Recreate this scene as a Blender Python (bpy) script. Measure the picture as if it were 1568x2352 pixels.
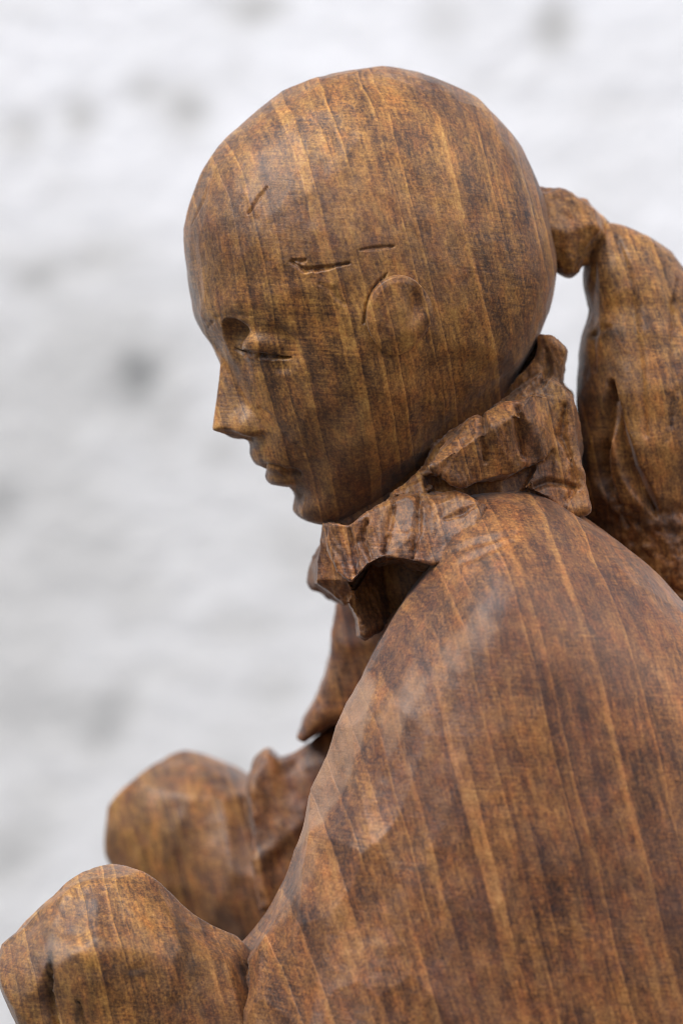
import bpy, math
import numpy as np
from mathutils import Vector

# ------------------------------------------------------------------ scene, camera, light
for o in list(bpy.data.objects):
    bpy.data.objects.remove(o)
S = bpy.context.scene
COL = S.collection
U = 1e-4                       # one modelling unit = 0.1 mm
D = 10000.0                    # camera distance from the figure's mid plane (1 m)
ZC = 2500.0                    # height of the picture's centre above the ground
FW, FH = 1568.0, 2352.0        # the framed area at the mid plane, in modelling units

cd = bpy.data.cameras.new('camera')
cam = bpy.data.objects.new('camera', cd)
COL.objects.link(cam)
cam.location = (0, -D * U, ZC * U)
cam.rotation_euler = (math.pi / 2, 0, 0)
cd.sensor_fit = 'VERTICAL'
cd.sensor_height = 36.0
cd.lens = 36.0 * D / FH
cd.clip_start = 0.05
cd.clip_end = 100
cd.dof.use_dof = True
cd.dof.focus_distance = (D - 260) * U
cd.dof.aperture_fstop = cd.lens / 18.0
S.camera = cam
S.render.engine = 'CYCLES'
S.cycles.filter_width = 1.05

SUN_EL, SUN_AZ = math.radians(50), math.radians(-60)   # azimuth from -Y (behind the camera) towards -X
w = bpy.data.worlds.new('World')
S.world = w
w.use_nodes = True
nt = w.node_tree
bg = nt.nodes['Background']
sky = nt.nodes.new('ShaderNodeTexSky')
sky.sky_type = 'NISHITA'
sky.sun_disc = False
sky.sun_elevation = SUN_EL
sky.sun_rotation = math.pi - SUN_AZ * -1
sky.air_density = 0.8
sky.dust_density = 3.5
sky.ozone_density = 1.0
nt.links.new(sky.outputs[0], bg.inputs[0])
bg.inputs[1].default_value = 0.055
sd = bpy.data.lights.new('sun', 'SUN')
sd.energy = 1.5
sd.angle = math.radians(50)
sd.color = (1.0, 0.98, 0.96)
sun = bpy.data.objects.new('sun', sd)
COL.objects.link(sun)
to_sun = Vector((math.sin(SUN_AZ) * math.cos(SUN_EL), -math.cos(SUN_AZ) * math.cos(SUN_EL), math.sin(SUN_EL)))
sun.rotation_euler = to_sun.to_track_quat('Z', 'Y').to_euler()
sun.location = (0, 0, 3)
S.view_settings.view_transform = 'Standard'
S.view_settings.look = 'None'
S.view_settings.gamma = 1
S.view_settings.exposure = 1.68

rng = np.random.default_rng(7)
f32 = np.float32

# ------------------------------------------------------------------ helpers: space
# modelling coordinates: x right, y away from the camera, z up, (0,0,0) at the picture's centre in the mid plane
def P(px, py, y=0.0):
    k = (D + y) / D
    return np.array([(px - 784.0) * k, y, (1176.0 - py) * k])

ROOT = None
ROOTLOC = np.array([300.0, 0.0, -ZC])          # base of the sculpture

def mesh_obj(name, V, faces, mat, parent=None, smooth=True, origin=None, stains=()):
    """V in modelling units (picture-centre frame) -> one mesh object, vertices local to the parent's origin"""
    V = np.asarray(V, dtype=np.float64)
    org = ROOTLOC if origin is None else origin
    co = ((V - org) * U).astype(f32)
    me = bpy.data.meshes.new(name)
    F = np.asarray(faces, dtype=np.int32)
    n, k = F.shape
    me.vertices.add(len(co)); me.vertices.foreach_set('co', co.ravel())
    me.loops.add(n * k); me.loops.foreach_set('vertex_index', F.ravel())
    me.polygons.add(n)
    me.polygons.foreach_set('loop_start', np.arange(0, n * k, k, dtype=np.int32))
    me.polygons.foreach_set('loop_total', np.full(n, k, dtype=np.int32))
    me.update(calc_edges=True)
    me.validate()
    if smooth:
        me.polygons.foreach_set('use_smooth', np.ones(len(me.polygons), dtype=bool))
    me.materials.append(mat)
    o = bpy.data.objects.new(name, me)
    COL.objects.link(o)
    if parent is not None:
        o.parent = parent
    if stains:                 # dark marks in the timber: knots and ink-like spots
        s = np.zeros(len(V))
        wob = 1 + 0.6 * fbm(V / 16.0, 61, 3)
        for px, py, y, rx, rz, k in stains:
            c = P(px, py, y)
            e = ((V[:, 0] - c[0]) / rx) ** 2 + ((V[:, 2] - c[2]) / rz) ** 2
            s += k * np.exp(-np.maximum(e * wob, 0)) * (V[:, 1] < y + 200)
        a = me.attributes.new('stain', 'FLOAT', 'POINT')
        a.data.foreach_set('value', np.clip(s, 0, 1).astype(f32))
    return o

# ------------------------------------------------------------------ helpers: implicit shapes
def smin(a, b, k):
    h = np.clip(0.5 + 0.5 * (b - a) / k, 0, 1)
    return b + (a - b) * h - k * h * (1 - h)
def smax(a, b, k):
    return -smin(-a, -b, k)
def sstep(a, b, x):
    t = np.clip((x - a) / (b - a), 0, 1)
    return t * t * (3 - 2 * t)
def ellip(p, c, r, R=None):
    q = p - c
    if R is not None:
        q = q @ R
    q = q / np.asarray(r)
    l = np.sqrt((q * q).sum(-1))
    return (l - 1) * min(r)
def capsule(p, a, b, ra, rb):
    a, b = np.asarray(a), np.asarray(b)
    ab = b - a
    t = np.clip(((p - a) @ ab) / (ab @ ab), 0, 1)
    d = p - a - t[..., None] * ab
    return np.sqrt((d * d).sum(-1)) - (ra + (rb - ra) * t)
def plane(p, c, n):
    n = np.asarray(n, float); n = n / np.linalg.norm(n)
    return (p - np.asarray(c)) @ n
def poly2(x, z, pts):
    """signed distance to a polygon in the xz plane"""
    pts = np.asarray(pts, float)
    d = np.full(x.shape, 1e18)
    s = np.ones(x.shape)
    n = len(pts)
    for i in range(n):
        ax, az = pts[i]; bx, bz = pts[i - 1]
        ex, ez = bx - ax, bz - az
        wx, wz = x - ax, z - az
        t = np.clip((wx * ex + wz * ez) / (ex * ex + ez * ez), 0, 1)
        dx, dz = wx - ex * t, wz - ez * t
        d = np.minimum(d, dx * dx + dz * dz)
        c1 = z >= az; c2 = z < bz; c3 = ex * wz > ez * wx
        flip = (c1 & c2 & c3) | (~c1 & ~c2 & ~c3)
        s = np.where(flip, -s, s)
    return s * np.sqrt(d)
def prism(p, pix, y0, y1, tx=0.0, tz=0.0, k=8.0, taper=0.0):
    """outline given as picture points at depth ~ (y0+y1)/2, from y0 (near) to y1; near face tilted by tx, tz"""
    ym = y0
    pts = np.array([P(a, b, ym)[[0, 2]] for a, b in pix])
    cx, cz = pts.mean(0)
    near = y0 + tx * (p[..., 0] - cx) + tz * (p[..., 2] - cz)
    d2 = poly2(p[..., 0], p[..., 2], pts) + taper * (p[..., 1] - y0)
    return smax(d2, smax(near - p[..., 1], p[..., 1] - y1, k), k)
def polyline_d(x, z, pts):
    """distance to a polyline and the position 0..1 along it"""
    d = np.full(x.shape, 1e9); tt = np.zeros(x.shape)
    n = len(pts) - 1
    for i in range(n):
        ax, az = pts[i]; bx, bz = pts[i + 1]
        ex, ez = bx - ax, bz - az
        t = np.clip(((x - ax) * ex + (z - az) * ez) / (ex * ex + ez * ez), 0, 1)
        di = np.hypot(x - ax - ex * t, z - az - ez * t)
        m = di < d
        d = np.where(m, di, d); tt = np.where(m, (i + t) / n, tt)
    return d, tt

def vnoise(p, seed=0):
    """cheap smooth value noise on (N,3), range about -1..1"""
    r = np.random.default_rng(seed)
    T = r.uniform(-1, 1, (32, 32, 32)).astype(f32)
    i = np.floor(p).astype(np.int64); f = (p - i).astype(f32)
    f = f * f * (3 - 2 * f)
    i &= 31; j = (i + 1) & 31
    x0, y0, z0 = i[..., 0], i[..., 1], i[..., 2]; x1, y1, z1 = j[..., 0], j[..., 1], j[..., 2]
    fx, fy, fz = f[..., 0], f[..., 1], f[..., 2]
    a = T[x0, y0, z0] * (1 - fx) + T[x1, y0, z0] * fx
    b = T[x0, y1, z0] * (1 - fx) + T[x1, y1, z0] * fx
    c = T[x0, y0, z1] * (1 - fx) + T[x1, y0, z1] * fx
    d = T[x0, y1, z1] * (1 - fx) + T[x1, y1, z1] * fx
    return (a * (1 - fy) + b * fy) * (1 - fz) + (c * (1 - fy) + d * fy) * fz
def fbm(p, seed=0, o=4):
    s = 0; a = 1.0
    for k in range(o):
        s = s + a * vnoise(p * 2.0 ** k + 7.3 * k, seed + k); a *= 0.5
    return s

def facets(V, n, k, seed, stretch=(1, 1, 1), crisp=True):
    """knife-cut facets: k*d^2 to the nearest of n seeds flattens each cell of a convex surface"""
    r = np.random.default_rng(seed)
    W = V / np.asarray(stretch)
    sd_ = W[r.choice(len(W), n, replace=False)]
    out = np.empty(len(W)); off = r.uniform(-1, 1, n)
    for a in range(0, len(W), 40000):
        q = W[a:a + 40000]
        d2 = (q * q).sum(1)[:, None] - 2 * q @ sd_.T + (sd_ * sd_).sum(1)[None]
        out[a:a + 40000] = np.maximum(d2.min(1), 0)
    return k * (out - out.mean())

def cube_sphere(n):
    g = np.tan(np.linspace(-1, 1, n + 1) * math.pi / 4)
    A, B = np.meshgrid(g, g, indexing='ij')
    vs, fs = [], []
    one = np.ones_like(A)
    sides = [(one, A, B), (-one, B, A), (B, one, A), (A, -one, B), (A, B, one), (B, A, -one)]
    idx = np.arange((n + 1) ** 2).reshape(n + 1, n + 1)
    q = np.stack([idx[:-1, :-1], idx[1:, :-1], idx[1:, 1:], idx[:-1, 1:]], -1).reshape(-1, 4)
    for k, s in enumerate(sides):
        v = np.stack([c.ravel() for c in s], -1)
        vs.append(v); fs.append(q + k * (n + 1) ** 2)
    V = np.concatenate(vs); F = np.concatenate(fs)
    V /= np.linalg.norm(V, axis=1)[:, None]
    key = np.round(V * 1e5).astype(np.int64)
    _, first, inv = np.unique(key, axis=0, return_index=True, return_inverse=True)
    return V[first], inv.ravel()[F]

def surface_nets(f, lo, hi, h, newton=2):
    lo = np.asarray(lo, float); hi = np.asarray(hi, float)
    n = np.ceil((hi - lo) / h).astype(int) + 1
    ax = [lo[i] + h * np.arange(n[i]) for i in range(3)]
    G = np.empty(tuple(n), f32)
    for i in range(n[0]):
        Y, Z = np.meshgrid(ax[1], ax[2], indexing='ij')
        G[i] = f(np.stack([np.full_like(Y, ax[0][i]), Y, Z], -1))
    # closed at the border of the grid
    for a in range(3):
        sl = [slice(None)] * 3
        for e in (0, -1):
            sl[a] = e; G[tuple(sl)] = np.maximum(G[tuple(sl)], h * .5)
    ins = G < 0
    m = n - 1
    acc = np.zeros(tuple(m) + (3,), f32); cnt = np.zeros(tuple(m), f32)
    def corner(A, c):
        return A[c[0]:c[0] + m[0], c[1]:c[1] + m[1], c[2]:c[2] + m[2]]
    for a in range(3):
        for c in [(0, 0), (0, 1), (1, 0), (1, 1)]:
            c0 = list(c); c0.insert(a, 0); c1 = list(c); c1.insert(a, 1)
            g0, g1 = corner(G, c0), corner(G, c1)
            cross = (g0 < 0) != (g1 < 0)
            t = np.where(cross, g0 / np.where(cross, g0 - g1, 1), 0)
            for b in range(3):
                acc[..., b] += np.where(cross, t if b == a else c0[b], 0)
            cnt += cross
    act = cnt > 0
    vid = -np.ones(tuple(m), np.int64); vid[act] = np.arange(act.sum())
    cell = np.argwhere(act)
    V = lo + h * (cell + acc[act] / cnt[act][:, None])
    Q = []
    for a in range(3):
        b, c = (a + 1) % 3, (a + 2) % 3
        s0 = [slice(1, -1)] * 3; s1 = [slice(1, -1)] * 3
        s0[a] = slice(0, -1); s1[a] = slice(1, None)
        i0, i1 = ins[tuple(s0)], ins[tuple(s1)]
        e = np.argwhere(i0 != i1)
        if not len(e): continue
        sgn = i0[i0 != i1]
        e = e + 1; e[:, a] -= 1
        def at(db, dc):
            k = e.copy(); k[:, b] -= db; k[:, c] -= dc
            return vid[k[:, 0], k[:, 1], k[:, 2]]
        q = np.stack([at(1, 1), at(0, 1), at(0, 0), at(1, 0)], -1)
        q[~sgn] = q[~sgn][:, ::-1]
        Q.append(q)
    Q = np.concatenate(Q)
    for _ in range(newton):
        e = h * .3
        f0 = f(V); g = np.stack([(f(V + e * np.eye(3)[i]) - f(V - e * np.eye(3)[i])) / (2 * e) for i in range(3)], -1)
        l2 = np.maximum((g * g).sum(1), .15)
        st = -(f0 / l2)[:, None] * g
        ln = np.linalg.norm(st, axis=1)
        V = V + st * np.minimum(1, h * .6 / np.maximum(ln, 1e-6))[:, None]
    return V, Q

def normals(V, F):
    N = np.zeros_like(V)
    n = np.cross(V[F[:, 2]] - V[F[:, 0]], V[F[:, 3]] - V[F[:, 1]])
    for i in range(4):
        for a in range(3):
            N[:, a] += np.bincount(F[:, i], n[:, a], len(V))
    return N / np.maximum(np.linalg.norm(N, axis=1), 1e-9)[:, None]

def groove(V, pix, y, width, depth, sharp=1.0):
    """depth field of a knife cut that follows picture points lying on the surface at depth y"""
    pts = [P(a, b, y)[[0, 2]] for a, b in pix]
    d, t = polyline_d(V[:, 0], V[:, 2], pts)
    d = np.maximum(0, d + (0.22 if width < 18 else 0.0) * width * vnoise(V / 11.0, 91))
    wd = width * (0.35 + 0.65 * np.sin(np.clip(t, 0.03, 0.97) * math.pi))
    g = depth * np.clip(1 - d / wd, 0, 1) ** sharp
    return g * (V[:, 1] < y + 160)

# ------------------------------------------------------------------ materials
def new_mat(name):
    m = bpy.data.materials.new(name)
    m.use_nodes = True
    return m, m.node_tree, m.node_tree.nodes['Principled BSDF']

class NG:
    def __init__(s, nt): s.nt = nt
    def n(s, t, **kw):
        o = s.nt.nodes.new(t)
        for k, v in kw.items(): setattr(o, k, v)
        return o
    def put(s, sock, v):
        if hasattr(v, 'is_output'): s.nt.links.new(v, sock)
        else: sock.default_value = v
    def m(s, op, a, b=0.0, c=None, clamp=False):
        o = s.n('ShaderNodeMath', operation=op, use_clamp=clamp)
        s.put(o.inputs[0], a); s.put(o.inputs[1], b)
        if c is not None: s.put(o.inputs[2], c)
        return o.outputs[0]
    def noise(s, vec, scale, detail=2.0, rough=0.5, dist=0.0):
        o = s.n('ShaderNodeTexNoise')
        s.put(o.inputs['Vector'], vec); o.inputs['Scale'].default_value = scale
        o.inputs['Detail'].default_value = detail; o.inputs['Roughness'].default_value = rough
        o.inputs['Distortion'].default_value = dist
        return o.outputs[0]
    def comb(s, x, y, z):
        o = s.n('ShaderNodeCombineXYZ')
        for i, v in enumerate((x, y, z)): s.put(o.inputs[i], v)
        return o.outputs[0]
    def ramp(s, fac, stops, interp='LINEAR'):
        o = s.n('ShaderNodeValToRGB'); e = o.color_ramp.elements
        o.color_ramp.interpolation = interp
        while len(e) < len(stops): e.new(0.5)
        for el, (p, c) in zip(e, stops):
            el.position = p; el.color = c if len(c) == 4 else (*c, 1)
        s.put(o.inputs[0], fac)
        return o.outputs[0]
    def mr(s, v, a, b, c=0.0, d=1.0, smooth=True):
        o = s.n('ShaderNodeMapRange'); o.interpolation_type = 'SMOOTHSTEP' if smooth else 'LINEAR'
        s.put(o.inputs[0], v)
        for i, q in enumerate((a, b, c, d)): s.put(o.inputs[1 + i], q)
        return o.outputs[0]
    def mix(s, f, a, b, mode='MIX'):
        o = s.n('ShaderNodeMix', data_type='RGBA', blend_type=mode)
        s.put(o.inputs[0], f); s.put(o.inputs[6], a); s.put(o.inputs[7], b)
        return o.outputs[2]

def wood(name):
    mat, nt, bsdf = new_mat(name)
    g = NG(nt)
    tc = g.n('ShaderNodeTexCoord')
    mp = g.n('ShaderNodeVectorMath', operation='SCALE')
    nt.links.new(tc.outputs['Object'], mp.inputs[0]); mp.inputs['Scale'].default_value = 10.0   # 1 = 10 cm
    v = mp.outputs[0]
    sp = g.n('ShaderNodeSeparateXYZ'); nt.links.new(v, sp.inputs[0])
    x, y, z = sp.outputs
    warp = g.m('MULTIPLY', g.m('SUBTRACT', g.noise(v, 1.1, 1.0), 0.5), 0.12)
    warp2 = g.m('MULTIPLY', g.m('SUBTRACT', g.noise(g.comb(g.m('MULTIPLY', x, 9.0), g.m('MULTIPLY', y, 9.0), g.m('MULTIPLY', z, 4.0)), 1.0, 3.0), 0.5), 0.018)
    s = g.m('ADD', g.m('ADD', x, g.m('MULTIPLY', z, 0.235)), g.m('ADD', warp, warp2))
    s = g.m('ADD', s, g.m('MULTIPLY', y, 0.10))
    # broad bands of lighter and darker growth
    bands = g.noise(g.comb(g.m('MULTIPLY', s, 27.0), g.m('MULTIPLY', y, 1.8), g.m('MULTIPLY', z, 1.0)), 1.0, 5.0, 0.62)
    # growth rings: a thin golden line that breaks off sharply into dark wood
    u = g.m('ADD', g.m('MULTIPLY', s, 13.0), g.m('MULTIPLY', g.noise(g.comb(g.m('MULTIPLY', s, 6.0), 0.0, 0.0), 1.0, 1.0), 5.5))
    fr = g.m('FRACT', u)
    ring = g.m('MULTIPLY', g.mr(fr, 0.70, 0.95), g.mr(fr, 1.0, 0.975))
    brk = g.mr(g.noise(g.comb(g.m('MULTIPLY', s, 14.0), y, g.m('MULTIPLY', z, 3.0)), 1.0, 2.0), 0.32, 0.60)
    ring = g.m('MULTIPLY', ring, brk)
    lat = g.mr(fr, 0.0, 0.35, 1.0, 0.0)
    mott = g.noise(g.comb(g.m('MULTIPLY', s, 13.0), g.m('MULTIPLY', y, 9.0), g.m('MULTIPLY', z, 8.0)), 1.0, 6.0, 0.68, 0.2)
    patch = g.noise(v, 3.0, 3.0, 0.5)
    # fine fibres across the bands and pores along them
    hatch = g.noise(g.comb(g.m('MULTIPLY', x, 16.0), g.m('MULTIPLY', y, 16.0), g.m('ADD', g.m('MULTIPLY', z, 190.0), g.m('MULTIPLY', x, 14.0))), 1.0, 2.0, 0.6)
    pore = g.noise(g.comb(g.m('MULTIPLY', s, 130.0), g.m('MULTIPLY', y, 40.0), g.m('MULTIPLY', z, 22.0)), 1.0, 3.0, 0.65)
    spk = g.noise(v, 150.0, 4.0, 0.75)
    hm = g.mr(g.noise(v, 4.0, 2.0), 0.42, 0.62)
    val = g.m('ADD', g.m('ADD', 0.10, g.m('MULTIPLY', bands, 0.25)), g.m('MULTIPLY', g.m('SUBTRACT', g.noise(g.comb(g.m('MULTIPLY', s, 48.0), g.m('MULTIPLY', y, 5.0), g.m('MULTIPLY', z, 2.6)), 1.0, 3.0, 0.6), 0.5), 0.22))
    val = g.m('ADD', val, g.m('ADD', 0.07, g.m('MULTIPLY', mott, 0.52)))
    val = g.m('ADD', val, g.m('MULTIPLY', ring, 0.105))
    val = g.m('SUBTRACT', val, g.m('MULTIPLY', lat, 0.05))
    val = g.m('ADD', val, g.m('MULTIPLY', g.m('MULTIPLY', g.m('SUBTRACT', hatch, 0.5), hm), 0.30))
    val = g.m('ADD', val, g.m('MULTIPLY', g.m('SUBTRACT', pore, 0.5), 0.36))
    val = g.m('ADD', val, g.m('MULTIPLY', g.m('SUBTRACT', spk, 0.5), 0.62))
    col = g.ramp(val, [(0.30, (0.015, 0.0058, 0.0022)), (0.44, (0.066, 0.0275, 0.0090)), (0.55, (0.164, 0.075, 0.0205)),
                       (0.68, (0.33, 0.162, 0.0380)), (0.84, (0.52, 0.295, 0.078))])
    # worn, greyer patches of the old finish
    pur = g.m('MULTIPLY', g.mr(patch, 0.42, 0.66), 0.6)
    col = g.mix(pur, col, g.mix(0.42, col, (0.135, 0.076, 0.054, 1)))
    hue = g.noise(g.comb(g.m('MULTIPLY', s, 34.0), g.m('MULTIPLY', y, 20.0), g.m('MULTIPLY', z, 15.0)), 1.0, 4.0, 0.65)
    col = g.mix(1.0, col, g.ramp(hue, [(0.34, (0.97, 0.98, 0.97)), (0.5, (1.03, 0.97, 0.92)), (0.66, (1.16, 0.96, 0.86))]), 'MULTIPLY')
    red = g.m('MULTIPLY', g.mr(g.noise(v, 14.0, 3.0), 0.55, 0.75), 0.35)
    col = g.mix(red, col, g.mix(1.0, col, (1.0, 0.72, 0.55, 1), 'MULTIPLY'))
    # the lower trunk is redder heartwood
    hw = g.m('MULTIPLY', g.mr(g.m('ADD', z, g.m('MULTIPLY', g.m('SUBTRACT', patch, 0.5), 1.2)), 2.3, 2.85, 1.0, 0.0), g.mr(x, -0.85, -0.35, 0.0, 0.72))
    col = g.mix(hw, col, g.mix(1.0, col, (0.74, 0.61, 0.78, 1), 'MULTIPLY'))
    we = g.n('ShaderNodeAttribute', attribute_name='painted_sheen')  # pale sheen of the coat's cut facets, mixed into the colour
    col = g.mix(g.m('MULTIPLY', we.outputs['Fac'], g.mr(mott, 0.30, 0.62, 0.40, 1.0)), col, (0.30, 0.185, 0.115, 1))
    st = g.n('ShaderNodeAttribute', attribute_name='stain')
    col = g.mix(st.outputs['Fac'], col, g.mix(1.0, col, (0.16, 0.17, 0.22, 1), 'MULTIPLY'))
    nt.links.new(col, bsdf.inputs['Base Color'])
    bsdf.inputs['Coat Weight'].default_value = 0.10
    bsdf.inputs['Coat Roughness'].default_value = 0.32
    bsdf.inputs['Sheen Weight'].default_value = 0.16
    bsdf.inputs['Sheen Roughness'].default_value = 0.4
    rg = g.m('ADD', 0.36, g.m('MULTIPLY', g.noise(v, 18.0, 4.0, 0.6), 0.26))
    nt.links.new(rg, bsdf.inputs['Roughness'])
    bsdf.inputs['Specular IOR Level'].default_value = 0.36
    h = g.m('ADD', g.m('MULTIPLY', hatch, 0.35), g.m('ADD', g.m('MULTIPLY', pore, 0.5), g.m('MULTIPLY', spk, 0.5)))
    h = g.m('ADD', h, g.m('MULTIPLY', ring, 0.35))
    h = g.m('ADD', h, g.m('MULTIPLY', mott, 1.0))
    b = g.n('ShaderNodeBump'); b.inputs['Strength'].default_value = 0.45; b.inputs['Distance'].default_value = 0.0004
    nt.links.new(h, b.inputs['Height']); nt.links.new(b.outputs[0], bsdf.inputs['Normal'])
    return mat

WOOD = wood('oiled_wood')

# ------------------------------------------------------------------ setting: wall and ground
def build_wall():
    mat, nt, bsdf = new_mat('whitewashed_plaster')
    g = NG(nt)
    tc = g.n('ShaderNodeTexCoord'); v = tc.outputs['Object']
    at = g.n('ShaderNodeAttribute', attribute_name='grime_shade')  # stain spots plus the painted fall-off of light across the wall
    n1 = g.noise(v, 7.0, 5.0, 0.6)
    n2 = g.noise(v, 60.0, 4.0, 0.6)
    f = g.m('ADD', g.m('MULTIPLY', g.mr(n1, 0.42, 0.75), 0.17), g.m('MULTIPLY', g.mr(n2, 0.5, 0.9), 0.12))
    f = g.m('ADD', f, at.outputs['Fac'], clamp=True)
    col = g.ramp(f, [(0.0, (0.875, 0.885, 0.90)), (0.35, (0.60, 0.60, 0.585)), (1.0, (0.21, 0.215, 0.21))])
    nt.links.new(col, bsdf.inputs['Base Color'])
    bsdf.inputs['Roughness'].default_value = 0.85
    b = g.n('ShaderNodeBump'); b.inputs['Strength'].default_value = 0.5; b.inputs['Distance'].default_value = 0.004
    nt.links.new(g.noise(v, 90.0, 5.0, 0.6), b.inputs['Height']); nt.links.new(b.outputs[0], bsdf.inputs['Normal'])
    YW = 5500.0
    xs = np.linspace(-9000, 9000, 300); zs = np.linspace(-ZC - 100, 7500, 220)
    X, Z = np.meshgrid(xs, zs, indexing='ij')
    p = np.stack([X, 0 * X, Z], -1) / 1000.0
    Y = YW + 3 * fbm(p * 1.3, 30, 4) + 25 * vnoise(p * 0.25, 40)
    grime_shade = np.zeros_like(X)
    spots = [(320, 862, 34, 48, .55), (320, 862, 90, 80, .10), (185, 268, 32, 42, .5), (50, 305, 42, 50, .32), (440, 255, 55, 60, .36),
             (395, 225, 60, 50, .20), (325, 205, 34, 36, .34), (545, 175, 60, 40, .13), (575, 25, 70, 50, .36), (620, 10, 60, 40, .2),
             (1275, 60, 40, 60, .52), (1020, 40, 45, 60, .25), (1110, 190, 70, 24, .15), (85, 635, 46, 34, .42), (215, 590, 130, 40, .14),
             (245, 1665, 52, 66, .42), (290, 1615, 46, 34, .26), (90, 1635, 100, 44, .18), (20, 1970, 52, 54, .36), (70, 1900, 60, 20, .15),
             (500, 1035, 44, 34, .22), (0, 1155, 44, 60, .36), (180, 1290, 110, 40, .12), (560, 1440, 90, 40, .18), (330, 1380, 80, 60, .10),
             (660, 1240, 60, 44, .14), (100, 1830, 90, 44, .14), (370, 1000, 60, 90, .08), (1420, 250, 120, 30, .10), (700, 1310, 50, 40, .12),
             (60, 20, 50, 16, .16), (140, 420, 50, 40, .10), (380, 1540, 130, 34, .10), (640, 1590, 60, 60, .16)]
    pit = np.zeros_like(X)
    wob = 1 + 0.5 * fbm(p * 4.0, 55, 3)
    for a, b_, rx, rz, s in spots:
        c = P(a, b_, YW); k = (D + YW) / D
        d2 = ((X - c[0]) / (rx * k)) ** 2 + ((Z - c[2]) / (rz * k)) ** 2
        e = np.exp(-d2 * wob)
        grime_shade += s * e; pit += s * 8 * e
    # painted light fall-off: wash coloured darker low down and to the left
    grime_shade += 0.26 * sstep(1300, -900, Z + 0.7 * X - 300) + 0.05 * fbm(p * 1.8, 77, 3)
    V = np.stack([X, Y + pit, Z], -1).reshape(-1, 3)
    n, m = X.shape
    idx = np.arange(n * m).reshape(n, m)
    F = np.stack([idx[:-1, :-1], idx[1:, :-1], idx[1:, 1:], idx[:-1, 1:]], -1).reshape(-1, 4)
    # closed slab: back face and rim
    nb = n * m
    VB = V.copy(); VB[:, 1] = YW + 1500
    rim = np.concatenate([idx[:-1, 0], idx[-1, :-1], idx[:0:-1, -1], idx[0, :0:-1]])
    r2 = np.roll(rim, -1)
    R = np.stack([rim, rim + nb, r2 + nb, r2], -1)
    VV = np.concatenate([V, VB]); FF = np.concatenate([F, F[:, ::-1] + nb, R])
    org = np.array([0, YW, -ZC])
    o = mesh_obj('plastered_wall', VV, FF, mat, None, True, org)
    o.location = (0, YW * U, 0)
    a = o.data.attributes.new('grime_shade', 'FLOAT', 'POINT')
    gg = np.concatenate([grime_shade.ravel(), grime_shade.ravel()]).astype(f32)
    a.data.foreach_set('value', np.clip(gg, 0, 1))
    o['label'] = 'white plastered wall with grey stains, blurred behind the carved figure'
    o['category'] = 'wall'

def build_ground():
    mat, nt, bsdf = new_mat('pale_stone_ground')
    g = NG(nt)
    tc = g.n('ShaderNodeTexCoord'); v = tc.outputs['Object']
    col = g.ramp(g.noise(v, 6.0, 6.0, 0.6), [(0.3, (0.055, 0.052, 0.046)), (0.7, (0.09, 0.085, 0.078))])
    nt.links.new(col, bsdf.inputs['Base Color']); bsdf.inputs['Roughness'].default_value = 0.9
    V = np.array([[-400000, -400000, -ZC], [400000, -400000, -ZC], [400000, 400000, -ZC], [-400000, 400000, -ZC]], float)
    o = mesh_obj('ground', V, [[0, 1, 2, 3]], mat, None, False, np.array([0, 0, -ZC]))
    o['kind'] = 'structure'

build_wall()
build_ground()

# ------------------------------------------------------------------ the sculpture
ROOT = bpy.data.objects.new('wooden_sculpture', None)
COL.objects.link(ROOT)
ROOT.location = tuple((ROOTLOC + np.array([0, 0, ZC])) * U)
ROOT['label'] = 'carved brown wooden figure of a seated girl with ponytail and bowed head'
ROOT['category'] = 'sculpture'

def star_table(c, pts):
    """radius as a function of angle about c from a closed outline of picture points (mid plane)"""
    q = np.array([[a - c[0], c[1] - b] for a, b in pts], float)
    th = np.arctan2(q[:, 1], q[:, 0]); r = np.hypot(q[:, 0], q[:, 1])
    o = np.argsort(th); th, r = th[o], r[o]
    th3 = np.concatenate([th - 2 * math.pi, th, th + 2 * math.pi]); r3 = np.concatenate([r, r, r])
    g = np.linspace(-math.pi, math.pi, 721)
    # smooth interpolation: linear then a narrow blur
    v = np.interp(g, th3, r3)[:-1]
    k = np.exp(-0.5 * (np.arange(-9, 10) / 2.6) ** 2); k /= k.sum()
    v = np.convolve(np.concatenate([v[-9:], v, v[:9]]), k, 'valid')
    return np.concatenate([v, v[:1]]), g
def star_R(dirs, tab, Wd, n=2.0):
    r, g = tab
    th = np.arctan2(dirs[:, 2], dirs[:, 0])
    rr = np.interp(th, g, r)
    cphi = np.hypot(dirs[:, 0], dirs[:, 2]); sphi = np.abs(dirs[:, 1])
    return ((cphi / rr) ** n + (sphi / Wd) ** n) ** (-1.0 / n)

# ---- head
HC = (848.0, 620.0)
YAW = math.radians(15)
cY, sY = math.cos(YAW), math.sin(YAW)
C3 = P(HC[0], HC[1], 0)
def to_local(p):
    q = p - C3
    return np.stack([q[..., 0] * cY + q[..., 1] * sY, -q[..., 0] * sY + q[..., 1] * cY, q[..., 2]], -1)
def to_world(q):
    return np.stack([q[..., 0] * cY - q[..., 1] * sY, q[..., 0] * sY + q[..., 1] * cY, q[..., 2]], -1) + C3
def L(px, py, yl):
    xl = (px - HC[0] + yl * sY) / cY
    for _ in range(3):
        yw = xl * sY + yl * cY
        w_ = P(px, py, yw) - C3
        xl = (w_[0] + yl * sY) / cY
    return np.array([xl, yl, w_[2]])

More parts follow.
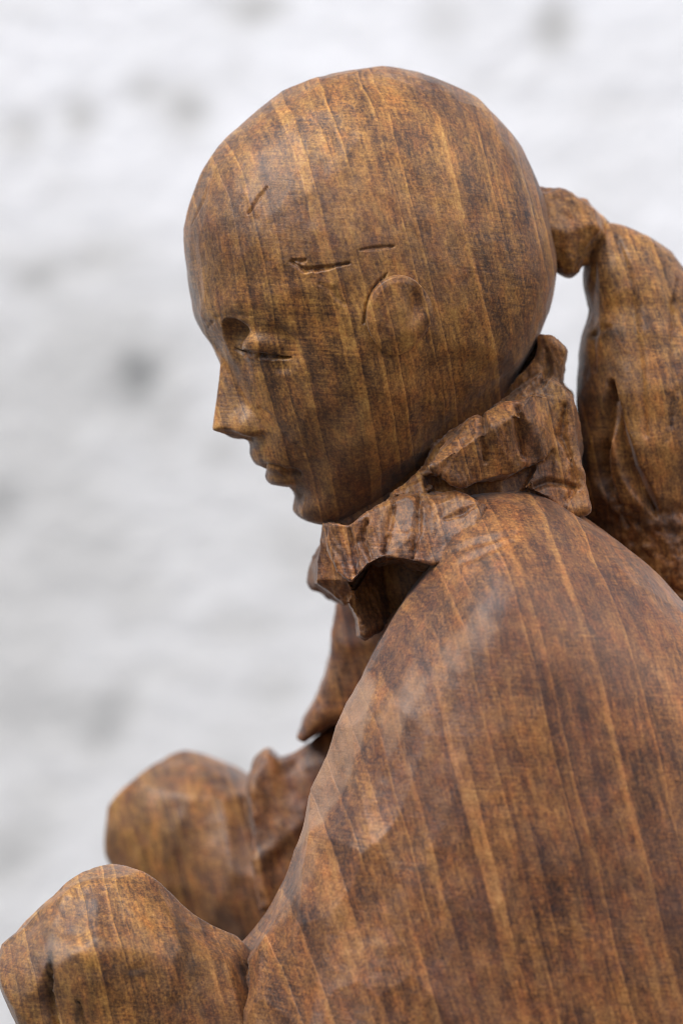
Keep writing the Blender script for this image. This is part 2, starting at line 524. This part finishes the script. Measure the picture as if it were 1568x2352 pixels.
def prof(pts):     # mid-plane picture points to unyawed mid-plane points
    out = []
    for a, b in pts:
        k = cY if a < 800 and b > 720 else 1.0
        out.append((HC[0] + (a - HC[0]) / k, b))
    return out
head_pts = prof([(500, 800), (478, 765), (458, 728), (439, 686), (427, 620), (420, 548), (429, 482), (452, 418), (476, 372), (512, 326), (560, 281), (622, 234),
            (700, 190), (780, 166), (860, 158), (940, 164), (1020, 185), (1080, 214), (1132, 256), (1180, 308), (1216, 370), (1246, 440), (1263, 505),
            (1276, 572), (1278, 640), (1266, 700), (1245, 764), (1215, 822), (1170, 885), (1110, 945), (1040, 1000), (985, 1050), (930, 1100), (870, 1150),
            (800, 1188), (752, 1198), (716, 1186), (690, 1150), (668, 1120), (640, 1095), (605, 1060), (586, 1022), (568, 975), (545, 910), (525, 850)])
HTAB = star_table(HC, head_pts)
HW = 352.0
EAX = np.array([-103.0, 0, -575.0]); EL = np.linalg.norm(EAX); EAX = EAX / EL
def lat_scale(q):
    t = (q @ EAX) / EL
    return np.interp(t, [-1, 0.0, 0.25, 0.5, 0.75, 0.92, 1.0, 1.2], [0.97, 1.0, 1.0, 0.95, 0.83, 0.70, 0.62, 0.56])
NT, NN = L(490, 986, 0), L(507, 836, 0)
def nose(q):
    q = q.copy(); q[..., 1] = -np.abs(q[..., 1])
    ridge = NT - NN; ridge = ridge / np.linalg.norm(ridge)
    nf = np.array([ridge[2], 0, -ridge[0]]); nf = nf if nf[0] < 0 else -nf
    front = (q - NT) @ nf
    r0, r1 = NT + np.array([0, -16, 0]), NN + np.array([0, -9, 0])
    ala = L(594, 985, -82)
    ns = np.cross(r1 - r0, ala - r0); ns /= np.linalg.norm(ns)
    if ns[1] > 0: ns = -ns
    side = (q - r0) @ ns
    sub = L(572, 1012, 0)
    un = np.array([-(sub - NT)[2], 0, (sub - NT)[0]]); un /= np.linalg.norm(un)
    if un[2] > 0: un = -un
    un = un + np.array([0, -0.25, 0]); un /= np.linalg.norm(un)
    under = (q - NT) @ un
    cap = np.sqrt(((q - L(575, 905, 0)) ** 2).sum(-1)) - 150
    b = smax(smax(smax(front, side, 14), under, 5), cap, 5)
    return smin(b, ellip(q, L(574, 976, -56), (28, 22, 26)), 24)
def rotm(pitch, yaw):
    a, b = math.radians(pitch), math.radians(yaw)
    Ry = np.array([[math.cos(a), 0, math.sin(a)], [0, 1, 0], [-math.sin(a), 0, math.cos(a)]])
    Rz = np.array([[math.cos(b), -math.sin(b), 0], [math.sin(b), math.cos(b), 0], [0, 0, 1]])
    return Rz @ Ry
def head_f(q):
    s = lat_scale(q)
    qs = q.copy(); qs[..., 1] = qs[..., 1] / s
    r = np.sqrt((qs * qs).sum(-1)) + 1e-6
    f = (r - star_R(qs / r[..., None], HTAB, HW, 2.12)) * 0.9
    m = q.copy(); m[..., 1] = -np.abs(m[..., 1])
    # neck and throat
    f = smin(f, capsule(q, L(1000, 860, 40), L(1100, 1330, 60), 182, 176), 45)
    f = smin(f, capsule(q, L(930, 1000, 20), L(960, 1330, 20), 105, 120), 20)
    # chin and jaw
    f = smin(f, ellip(m, L(742, 1150, -28), (60, 70, 50)), 26)
    # eye sockets and lowered lids
    far = np.where(q[..., 1] > 0, 1.0, 0.0)
    far = np.where(q[..., 1] > 0, 1.0, 0.0)
    zb = L(560, 765, -150)[2]
    kz = np.interp(q[..., 2], [zb - 60, zb - 10, zb + 10], [26.0, 14.0, 4.0])
    f = smax(f, -ellip(m, L(529, 786, -138), (62, 50, 54), rotm(-20, 30)), kz + 20 * sstep(L(525, 780, -130)[0], L(575, 780, -130)[0], q[..., 0]))
    f = smax(f, -ellip(m, L(610, 784, -266), (84, 60, 52), rotm(10, 40)), kz + 8)
    f = smin(f, ellip(m, L(622, 797, -146), (68, 60, 33), rotm(6, 40)) + 16 * far, 24)
    f = smax(f, -ellip(m, L(612, 840, -240), (60, 34, 17), rotm(6, 40)), 10)
    f = smin(f, nose(q), 9)
    # mound of the mouth, lips
    f = smin(f, ellip(m, L(650, 1030, -34), (54, 62, 60), rotm(25, 24)) + 8 * far, 24)
    f = smin(f, ellip(m, L(622, 1050, -22), (40, 60, 24), rotm(35, 24)), 8)
    f = smin(f, ellip(m, L(651, 1096, -20), (32, 44, 20), rotm(25, 24)), 5)
    f = smax(f, -ellip(m, L(632, 1079, -30), (36, 74, 5.5), rotm(24, 28)), 4)
    f = smax(f, -ellip(m, L(668, 1092, -84), (22, 18, 20)), 8)
    f = smax(f, -ellip(m, L(664, 1138, -20), (30, 60, 17), rotm(30, 20)), 16)
    return f
def project(dirs, f, r0, it=34):
    r = np.full(len(dirs), r0)
    for _ in range(it):
        r = r - 0.75 * f(dirs * r[:, None])
    return r
def head_detail(V):
    """carving marks, in world units along the radius"""
    d = 0.68 * facets(V, 420, 0.0011, 3, (1, 1, 1.3))
    d = d + 1.6 * fbm(V / 60.0, 5, 3)
    near = V[:, 1] < 60
    g = groove(V, [(612, 430), (596, 452), (570, 492)], -290, 6, 9)
    g += groove(V, [(668, 602), (700, 622), (740, 618), (800, 606)], -330, 8, 14)
    g += groove(V, [(672, 598), (690, 604), (700, 598)], -330, 9, 9)
    g += groove(V, [(826, 575), (862, 570), (904, 566)], -350, 6, 7)
    g += groove(V, [(888, 628), (862, 662), (844, 700), (836, 742)], -345, 9, 14)
    g += groove(V, [(540, 800), (566, 812), (592, 820), (622, 824), (668, 826)], -190, 9, 17)
    g += groove(V, [(735, 655), (760, 668), (790, 700)], -330, 14, 4)
    g += groove(V, [(600, 940), (640, 990), (676, 1030), (700, 1040)], -150, 26, 6)
    g += groove(V, [(478, 752), (500, 735), (540, 727), (580, 734)], -110, 9, 2.5)
    g += groove(V, [(680, 185), (720, 175), (770, 170)], -60, 7, 4)
    g += groove(V, [(445, 520), (470, 470), (480, 440)], -60, 6, 3)
    # the hair ends in a step over the nape
    px = V[:, 0] * D / (D + V[:, 1]) + 784; py = 1176 - V[:, 2] * D / (D + V[:, 1])
    line = np.interp(px, [940, 985, 1060, 1130, 1190, 1260], [840, 822, 806, 828, 850, 800])
    st = sstep(-22, 40, py - line) * sstep(935, 985, px) * near * sstep(300, 160, py - line)
    return d - 0.72 * g * (1 + 0.5 * vnoise(V / 14.0, 70)) - 9 * st
DIRS, QF = cube_sphere(250)
R0 = project(DIRS, head_f, 720.0)
Vh = to_world(DIRS * R0[:, None])
DW = to_world(DIRS) - C3
Vh = Vh + DW * head_detail(Vh)[:, None]
head = mesh_obj('head', Vh, QF, WOOD, ROOT)

# ears: a raised oval with a sharper back rim, one on each side
def build_ear(side):
    d0 = L(916, 728, -350.0); d0[1] *= 1 if side < 0 else -1
    n_r, n_a = 60, 220
    u = np.linspace(0, 1, n_r); a = np.linspace(0, 2 * math.pi, n_a, endpoint=False)
    A, Rr = np.meshgrid(a, u, indexing='ij')
    rx = np.where(np.cos(A) > 0, 78, 78); rz = np.where(np.sin(A) > 0, 98, 104)
    x = rx * Rr * np.cos(A); z = rz * Rr * np.sin(A)
    x = x + 0.12 * z * (z < 0)      # the lobe trails forward
    x = np.where((z < 0), x * (1 - 0.30 * (np.abs(z) / 104) ** 2), x)
    d = d0 + np.stack([x, 0 * x, z], -1)
    dn = d / np.linalg.norm(d, axis=-1)[..., None]
    dn = dn.reshape(-1, 3)
    r = project(dn, head_f, 640.0)
    xx = x.ravel() / 78; zz = z.ravel() / 100; rr = Rr.ravel()
    raise_ = 24 + 12 * xx + 2 * zz - 22 * np.exp(-((xx - 0.45) ** 2 / 0.05 + (zz - 0.35) ** 2 / 0.20))
    raise_ = raise_ * np.interp(rr, [0, 0.80, 0.92, 1.0], [1, 1, 0.82, -1.0])
    low = sstep(-0.25, -0.9, zz - 0.5 * xx)
    raise_ = raise_ * (1 - 0.45 * low)
    V = to_world(dn * (r + raise_)[:, None])
    V = V + (to_world(dn) - C3) * (1.3 * fbm(V / 45.0, 9, 3))[:, None]
    idx = np.arange(n_a * n_r).reshape(n_a, n_r)
    j = np.roll(idx, -1, 0)
    F = np.stack([idx[:, :-1], idx[:, 1:], j[:, 1:], j[:, :-1]], -1).reshape(-1, 4)
    if side > 0: F = F[:, ::-1]
    return mesh_obj('ear', V, F, WOOD, head)
build_ear(-1)
build_ear(1)

# ---- rough carved shapes from implicit fields
def carved(name, f, lo, hi, h, parent, nf=0, kf=0.0, amp=2.0, seed=1, fs=60.0, stretch=(1, 1, 1), extra=None, stains=()):
    V, F = surface_nets(f, lo, hi, h)
    N = normals(V, F)
    d = amp * fbm(V / fs, seed, 3)
    if nf: d = d + facets(V, nf, kf, seed, stretch)
    if extra is not None: d = d + extra(V)
    V = V + N * d[:, None]
    return mesh_obj(name, V, F, WOOD, parent, stains=stains)
def box(*pts, pad=40):
    q = np.array(pts); return q.min(0) - pad, q.max(0) + pad

# hair knot where the ponytail is tied
def knot(p):
    f = capsule(p, P(1230, 530, 95), P(1340, 530, 110), 100, 84)
    f = smin(f, ellip(p, P(1285, 478, 90), (50, 80, 52)), 8)
    f = smin(f, ellip(p, P(1352, 512, 105), (46, 70, 56)), 6)
    f = smin(f, ellip(p, P(1302, 570, 80), (42, 64, 66)), 8)
    f = smax(f, plane(p, P(1330, 452, 80), (0.62, -0.12, 0.78)), 4)
    f = smax(f, plane(p, P(1290, 425, 80), (-0.1, -0.3, 1)), 4)
    f = smax(f, plane(p, P(1375, 500, 60), (0.9, -0.4, 0.15)), 4)
    f = smax(f, plane(p, P(1352, 580, 60), (0.7, -0.5, -0.5)), 4)
    f = smax(f, plane(p, P(1310, 560, 10), (0.1, -1, -0.25)), 6)
    f = smax(f, plane(p, P(1310, 500, 18), (0.1, -1, 0.45)), 5)
    return f
carved('hair_knot', knot, *box(P(1150, 380, -60), P(1420, 680, 260)), 5, ROOT, 40, .0036, 3.2, 11, 26)

# ponytail
def pony(p):
    pts = [(1408, 580, 120, 66), (1446, 640, 130, 108), (1478, 704, 132, 118), (1478, 810, 135, 146), (1492, 900, 135, 168), (1492, 1020, 140, 164), (1488, 1120, 145, 140), (1520, 1230, 150, 118), (1560, 1330, 160, 80)]
    f = None
    for a, b in zip(pts[:-1], pts[1:]):
        c = capsule(p, P(*a[:3]), P(*b[:3]), a[3], b[3])
        f = c if f is None else smin(f, c, 22)
    f = smax(f, (P(1327, 800, 0)[0] - p[..., 0] - 8) + 0.02 * (p[..., 2] - 300), 26)
    f = smin(f, capsule(p, P(1385, 1130, 160), P(1480, 1310, 160), 78, 100), 20)
    return f
def pony_cuts(V):
    g = groove(V, [(1402, 880), (1392, 960), (1376, 1040), (1384, 1100), (1420, 1165)], -10, 24, 44)
    g += groove(V, [(1404, 890), (1420, 990), (1446, 1080), (1490, 1150), (1510, 1185)], -10, 24, 44)
    g += groove(V, [(1372, 1010), (1372, 1080), (1398, 1150), (1440, 1215)], -10, 11, 14)
    g += groove(V, [(1560, 640), (1545, 780), (1552, 900), (1530, 1010)], -10, 14, 8)
    g += groove(V, [(1420, 545), (1448, 650), (1462, 800), (1480, 1000)], -10, 22, 9)
    g += groove(V, [(1370, 600), (1362, 700), (1368, 850)], -10, 18, 6)
    g += groove(V, [(1500, 560), (1536, 640), (1560, 760)], -10, 20, 8)
    g += groove(V, [(1360, 765), (1400, 748)], -10, 14, 6)
    py = 1176 - V[:, 2]
    rough = sstep(1140, 1190, py)
    return -g + rough * (9 * fbm(V / 28.0, 21, 3) - 12)
carved('ponytail', pony, *box(P(1310, 480, -80), P(1740, 1480, 340)), 5, ROOT, 120, .0009, 2.0, 12, 60, (1, 1, 2.2), pony_cuts, [(1405, 762, 0, 34, 14, .8), (1365, 772, 0, 16, 10, .7), (1380, 845, 0, 40, 12, .45), (1360, 915, 0, 30, 12, .6), (1500, 860, 0, 18, 12, .4), (1530, 690, 0, 20, 30, .3), (1440, 1000, 0, 20, 14, .35), (1470, 1040, 0, 40, 10, .3), (1490, 1200, 0, 90, 26, .5)])

# scarf: folded, roughly cut collar around the neck
def scarf(p):
    # fold standing up behind the head
    f = prism(p, [(1238, 772), (1262, 778), (1296, 802), (1292, 868), (1268, 905), (1200, 930), (1120, 950), (1090, 975), (1150, 905), (1205, 850), (1232, 815)], -60, 150, -0.35, 0.1, 6)
    f = smin(f, prism(p, [(1170, 800), (1252, 785), (1262, 900), (1170, 905)], 60, 200, 0, 0, 6), 4)
    # broad middle fold
    b = prism(p, [(1085, 962), (1150, 925), (1232, 900), (1282, 912), (1298, 950), (1296, 1010), (1255, 1058), (1160, 1095), (1060, 1118), (1000, 1108), (984, 1072), (1010, 1030)], -262, 200, 0.42, -0.30, 8)
    b = smax(b, plane(p, P(1240, 960, -215), (0.75, -0.62, 0.1)), 5)
    b = smax(b, plane(p, P(1080, 975, -245), (-0.30, -0.62, 0.72)), 5)
    f = smin(f, b, 6)
    f = smin(f, prism(p, [(1290, 880), (1318, 905), (1324, 1010), (1330, 1130), (1290, 1160), (1282, 1000)], -90, 180, 0.3, 0, 6), 6)
    f = smin(f, prism(p, [(1248, 1040), (1300, 1030), (1336, 1080), (1330, 1140), (1270, 1150), (1200, 1120)], -175, 160, 0.4, 0.2, 6), 6)
    # solid core round the neck
    f = smin(f, prism(p, [(880, 1205), (995, 1075), (1120, 965), (1240, 850), (1296, 880), (1322, 935), (1342, 1170), (1296, 1210), (1000, 1240), (870, 1300), (836, 1290)], -165, 210, -0.12, 0.10, 14), 8)
    # band running under the jaw
    b = prism(p, [(872, 1176), (926, 1122), (980, 1076), (1026, 1046), (1048, 1068), (1006, 1096), (990, 1124), (940, 1160), (880, 1200)], -205, 120, -0.25, 0.25, 8)
    f = smin(f, b, 6)
    f = smin(f, prism(p, [(762, 1172), (850, 1135), (930, 1080), (960, 1150), (900, 1260), (780, 1240)], -60, 200, 0, 0, 8), 6)
    f = smin(f, prism(p, [(765, 1250), (900, 1268), (905, 1345), (830, 1400), (765, 1345)], -60, 220, 0.5, 0, 6), 5)
    # front fold that grows out of the shoulder and hangs over the coat
    b = prism(p, [(752, 1200), (800, 1206), (868, 1166), (960, 1134), (1050, 1128), (1110, 1165), (1085, 1235), (1040, 1290), (990, 1297), (940, 1290), (884, 1278), (846, 1298), (806, 1340), (772, 1316), (752, 1262)], -296, 100, -0.20, 0.22, 8)
    b = smax(b, plane(p, P(930, 1180, -262), (-0.20, -0.80, 0.56)), 6)
    b = smax(b, plane(p, P(800, 1262, -232), (-0.66, -0.74, 0.05)), 5)
    b = smax(b, plane(p, P(870, 1230, -270), (-0.42, -0.88, 0.22)), 5)
    f = smin(f, b, 5)
    f = smax(f, -prism(p, [(972, 1092), (1000, 1084), (1036, 1112), (1030, 1122), (980, 1120)], -400, -160, 0, 0, 3), 3)
    # front lip, seen edge on, and the wedge below it
    b = prism(p, [(742, 1200), (760, 1205), (772, 1260), (800, 1335), (826, 1378), (790, 1392), (752, 1366), (722, 1342), (724, 1290), (736, 1255)], -150, 240, -0.5, 0.1, 5)
    b = smax(b, plane(p, P(745, 1352, -120), (-0.30, -0.55, -0.75)), 4)
    f = smin(f, b, 5)
    b = prism(p, [(795, 1380), (850, 1300), (985, 1288), (925, 1385), (872, 1440), (836, 1455), (822, 1420)], -70, 200, 1.1, 0.3, 6)
    f = smin(f, b, 6)
    f = smax(f, -capsule(p, P(806, 1182, -180), P(1010, 1040, -205), 24, 26), 5)
    return f
def scarf_cuts(V):
    px = V[:, 0] * D / (D + V[:, 1]) + 784; py = 1176 - V[:, 2] * D / (D + V[:, 1])
    g = 0
    for a in ([(1108, 955), (1112, 1010), (1116, 1060)], [(1184, 930), (1196, 990), (1204, 1050)]):
        g = g + groove(V, a, -240, 20, 22)
    g = g + groove(V, [(1005, 1100), (1030, 1060), (1060, 1010)], -240, 8, 6)
    g = g + groove(V, [(1020, 1190), (1060, 1180), (1100, 1160)], -240, 8, 7)
    for a in ([(905, 1150), (886, 1210), (878, 1268)], [(962, 1138), (958, 1200), (944, 1282)], [(800, 1215), (806, 1262), (812, 1318)], [(840, 1195), (828, 1240), (846, 1285)],
              [(1298, 930), (1290, 1000), (1312, 1060)], [(1310, 1050), (1322, 1110), (1300, 1150)], [(1200, 1130), (1262, 1105), (1330, 1120)], [(1262, 800), (1262, 850), (1240, 890)]):
        g = g + groove(V, a, -200, 12, 15)
    # raking tool marks
    tm = np.sin((px * 0.75 - py * 0.35) * 0.55 + 2 * vnoise(V / 20.0, 3)) * sstep(0.1, 0.5, vnoise(V / 70.0, 8))
    tear = fbm(V / np.array([7.0, 12.0, 34.0]), 23, 3) * (0.6 + sstep(0.0, 0.5, vnoise(V / 55.0, 18)))
    return -g + 1.0 * tm + 1.5 * tear
carved('scarf', scarf, *box(P(700, 740, -340), P(1360, 1490, 290), pad=25), 4.5, ROOT, 110, .0024, 0.9, 14, 18, (1, 1, 1.2), scarf_cuts)

# ---- coat: shoulder and upper arm on the near side, one with the back
CC = (1240.0, 2250.0); CY = -190.0
CW = 430.0
coat_pts = [(552, 2205), (586, 2150), (618, 2092), (657, 2010), (696, 1910), (728, 1812), (766, 1730), (800, 1640), (826, 1575), (852, 1515), (888, 1440),
            (940, 1365), (994, 1295), (1012, 1225), (1040, 1165), (1085, 1134), (1150, 1122), (1230, 1118), (1290, 1142), (1400, 1226), (1500, 1308), (1568, 1385),
            (1690, 1520), (1800, 1700), (1880, 1950), (1930, 2300), (1940, 2700), (1900, 3200), (1820, 3650), (1240, 3680), (620, 3650), (470, 3200), (420, 2800), (430, 2500), (478, 2352), (520, 2280)]
coat_pts = [(CC[0] + (a - CC[0]) * (D + CY) / D, CC[1] + (b - CC[1]) * (D + CY) / D) for a, b in coat_pts]
CTAB = star_table(CC, coat_pts)
CDIR, CF = cube_sphere(250)
def coat_R(d):
    r = star_R(d, CTAB, CW, 2.9)
    for c, n in (((-503, -120, 428), (-.846, -.387, .366)), ((-436, -300, 400), (-.41, -.894, .177))):
        c, n = np.array(c), np.array(n) / np.linalg.norm(n)
        dn = d @ n
        r = smin(r, np.where(dn > 0.02, (c @ n) / np.maximum(dn, 0.02), 1e5), 2.5)
    for (px, py, yy), n, k in (((905, 1440, -370), (-0.62, -0.58, 0.52), 60), ((1150, 1160, -330), (-0.05, -0.50, 0.86), 100),
                           ((606, 2100, -340), (-0.78, -0.60, 0.2), 6), ((1430, 1290, -300), (0.45, -0.5, 0.72), 90)):
        n = np.array(n) / np.linalg.norm(n)
        c = P(px, py, yy) - P(*CC, CY)
        dn = d @ n
        pr = np.where(dn > 0.02, (c @ n) / np.maximum(dn, 0.02), 1e5)
        r = smin(r, pr, k)
    return r
Rc = coat_R(CDIR)
Vc = P(*CC, CY) + CDIR * Rc[:, None]
def coat_detail(V):
    px = V[:, 0] + 784; py = 1176 - V[:, 2]
    wl = sstep(1150, 850, px + 0.35 * (2000 - py))
    d = facets(V, 300, 0.0012, 31, (1, 1, 1.5)) * (0.45 + 0.8 * wl)
    d = d + 3.0 * fbm(V / 190.0, 33, 2) + 1.0 * fbm(V / 30.0, 34, 2)
    d = d - groove(V, [(1030, 1262), (1090, 1240), (1180, 1222)], -300, 10, 9)
    d = d - groove(V, [(1050, 1290), (1110, 1262), (1170, 1240)], -300, 9, 6)
    d = d - groove(V, [(1025, 1180), (1060, 1166), (1092, 1150)], -300, 9, 8)
    d = d - groove(V, [(690, 1900), (665, 1950), (645, 2000)], -200, 6, 4)
    d = d - groove(V, [(552, 2230), (545, 2300), (538, 2360)], -420, 22, 24)
    return d
Vc = Vc + CDIR * coat_detail(Vc)[:, None]
Vc[:, 2] = np.maximum(Vc[:, 2], -ZC)
coat = mesh_obj('coat', Vc, CF, WOOD, ROOT, stains=[(955, 1988, -500, 34, 5, .6), (1230, 1560, -500, 50, 60, .25), (1350, 1500, -400, 70, 50, .2), (1390, 2030, -600, 60, 40, .3), (720, 2110, -500, 60, 40, .3), (545, 2290, -380, 10, 60, .7)])
# painted sheen: paler colour where the front bevel and facets catch light
def edge_sheen_mask(V):
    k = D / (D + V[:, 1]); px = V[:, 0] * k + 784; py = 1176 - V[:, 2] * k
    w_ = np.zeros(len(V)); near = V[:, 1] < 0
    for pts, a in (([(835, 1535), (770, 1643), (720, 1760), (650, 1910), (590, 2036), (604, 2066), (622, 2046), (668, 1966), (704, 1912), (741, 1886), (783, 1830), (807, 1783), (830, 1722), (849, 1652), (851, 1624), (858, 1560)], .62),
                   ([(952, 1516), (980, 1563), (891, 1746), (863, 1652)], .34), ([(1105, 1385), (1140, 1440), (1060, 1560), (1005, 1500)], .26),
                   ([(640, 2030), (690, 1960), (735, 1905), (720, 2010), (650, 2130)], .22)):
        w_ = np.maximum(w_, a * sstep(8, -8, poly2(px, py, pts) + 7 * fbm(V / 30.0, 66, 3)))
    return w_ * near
wa = coat.data.attributes.new('painted_sheen', 'FLOAT', 'POINT')
wa.data.foreach_set('value', edge_sheen_mask(Vc).astype(f32))
# the far half of the coat: back and far shoulder
carved('coat_back', lambda p: smax(smin(capsule(p, P(1180, 1480, 230), P(1250, 2300, 200), 300, 520), capsule(p, P(1250, 2300, 200), P(1250, 3300, 150), 520, 560), 60), -ZC - p[..., 2], 6),
       *box(P(600, 1150, -300), P(1900, 3700, 800)), 24, ROOT)

# ---- far sleeve with its cuff and the forearm resting on the knee
def sleeve(p):
    f = prism(p, [(800, 1330), (772, 1392), (762, 1470), (746, 1556), (722, 1618), (694, 1662), (680, 1700), (700, 1712), (760, 1668), (840, 1650), (960, 1640), (980, 1400)], 330, 640, -0.35, 0.0, 40)
    return smax(f, -ellip(p, P(770, 1735, 420), (95, 140, 52)), 6)
carved('sleeve', sleeve, *box(P(660, 1300, 200), P(1000, 1740, 700)), 8, ROOT, 60, .001, 3, 41)
def forearm(p):
    f = capsule(p, P(860, 1690, 480), P(640, 1850, 520), 90, 78)
    f = smin(f, prism(p, [(572, 1800), (592, 1752), (612, 1728), (640, 1752), (668, 1738), (720, 1745), (740, 1900), (700, 2060), (600, 2090), (585, 1960)], 420, 640, 0.1, 0.2, 14), 12)
    return f
carved('forearm', forearm, *box(P(540, 1560, 340), P(980, 2140, 700)), 8, ROOT, 70, .002, 4, 42, 40)

# ---- bent legs
def leg(name, knee, hip, foot, rk, rh, rf, lo, hi, h, seed, bumps=None, extra=None, stains=()):
    def f(p):
        a = capsule(p, knee, hip, rk, rh)
        b = capsule(p, knee, foot, rk * 0.98, rf)
        f_ = smin(a, b, 30)
        if bumps: f_ = bumps(p, f_)
        return smax(f_, -ZC - p[..., 2], 6)
    return carved(name, f, lo, hi, h, ROOT, 120, .0016, 3.0, seed, 60, (1, 1, 1.4), extra, stains)
def near_b(p, f):
    f = smin(f, capsule(p, P(238, 2218, -240), P(400, 2306, -220), 205, 185), 40)
    f = smax(f, plane(p, P(88, 2112, -280), (-0.80, -0.15, 0.58)), 30)
    f = smax(f, plane(p, P(240, 2090, -375), (-0.1, -0.72, 0.69)), 10)
    return f
def near_cut(V):
    d = -groove(V, [(118, 2220), (112, 2280), (124, 2340), (140, 2400)], -400, 15, 28)
    d -= groove(V, [(180, 2300), (190, 2350), (205, 2400)], -420, 10, 12)
    d -= groove(V, [(300, 2232), (335, 2226)], -480, 10, 5)
    return d
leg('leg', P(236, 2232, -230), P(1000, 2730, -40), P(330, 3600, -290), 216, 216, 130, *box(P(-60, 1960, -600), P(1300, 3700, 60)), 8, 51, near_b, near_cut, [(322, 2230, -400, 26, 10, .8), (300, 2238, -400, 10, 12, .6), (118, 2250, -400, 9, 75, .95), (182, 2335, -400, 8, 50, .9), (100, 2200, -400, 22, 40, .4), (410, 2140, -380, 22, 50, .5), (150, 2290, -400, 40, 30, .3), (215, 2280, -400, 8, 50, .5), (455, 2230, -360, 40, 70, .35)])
leg('leg', P(440, 1920, 820), P(1050, 2300, 560), P(560, 3600, 800), 200, 230, 130, *box(P(180, 1690, 300), P(1300, 3700, 1200)), 10, 52)
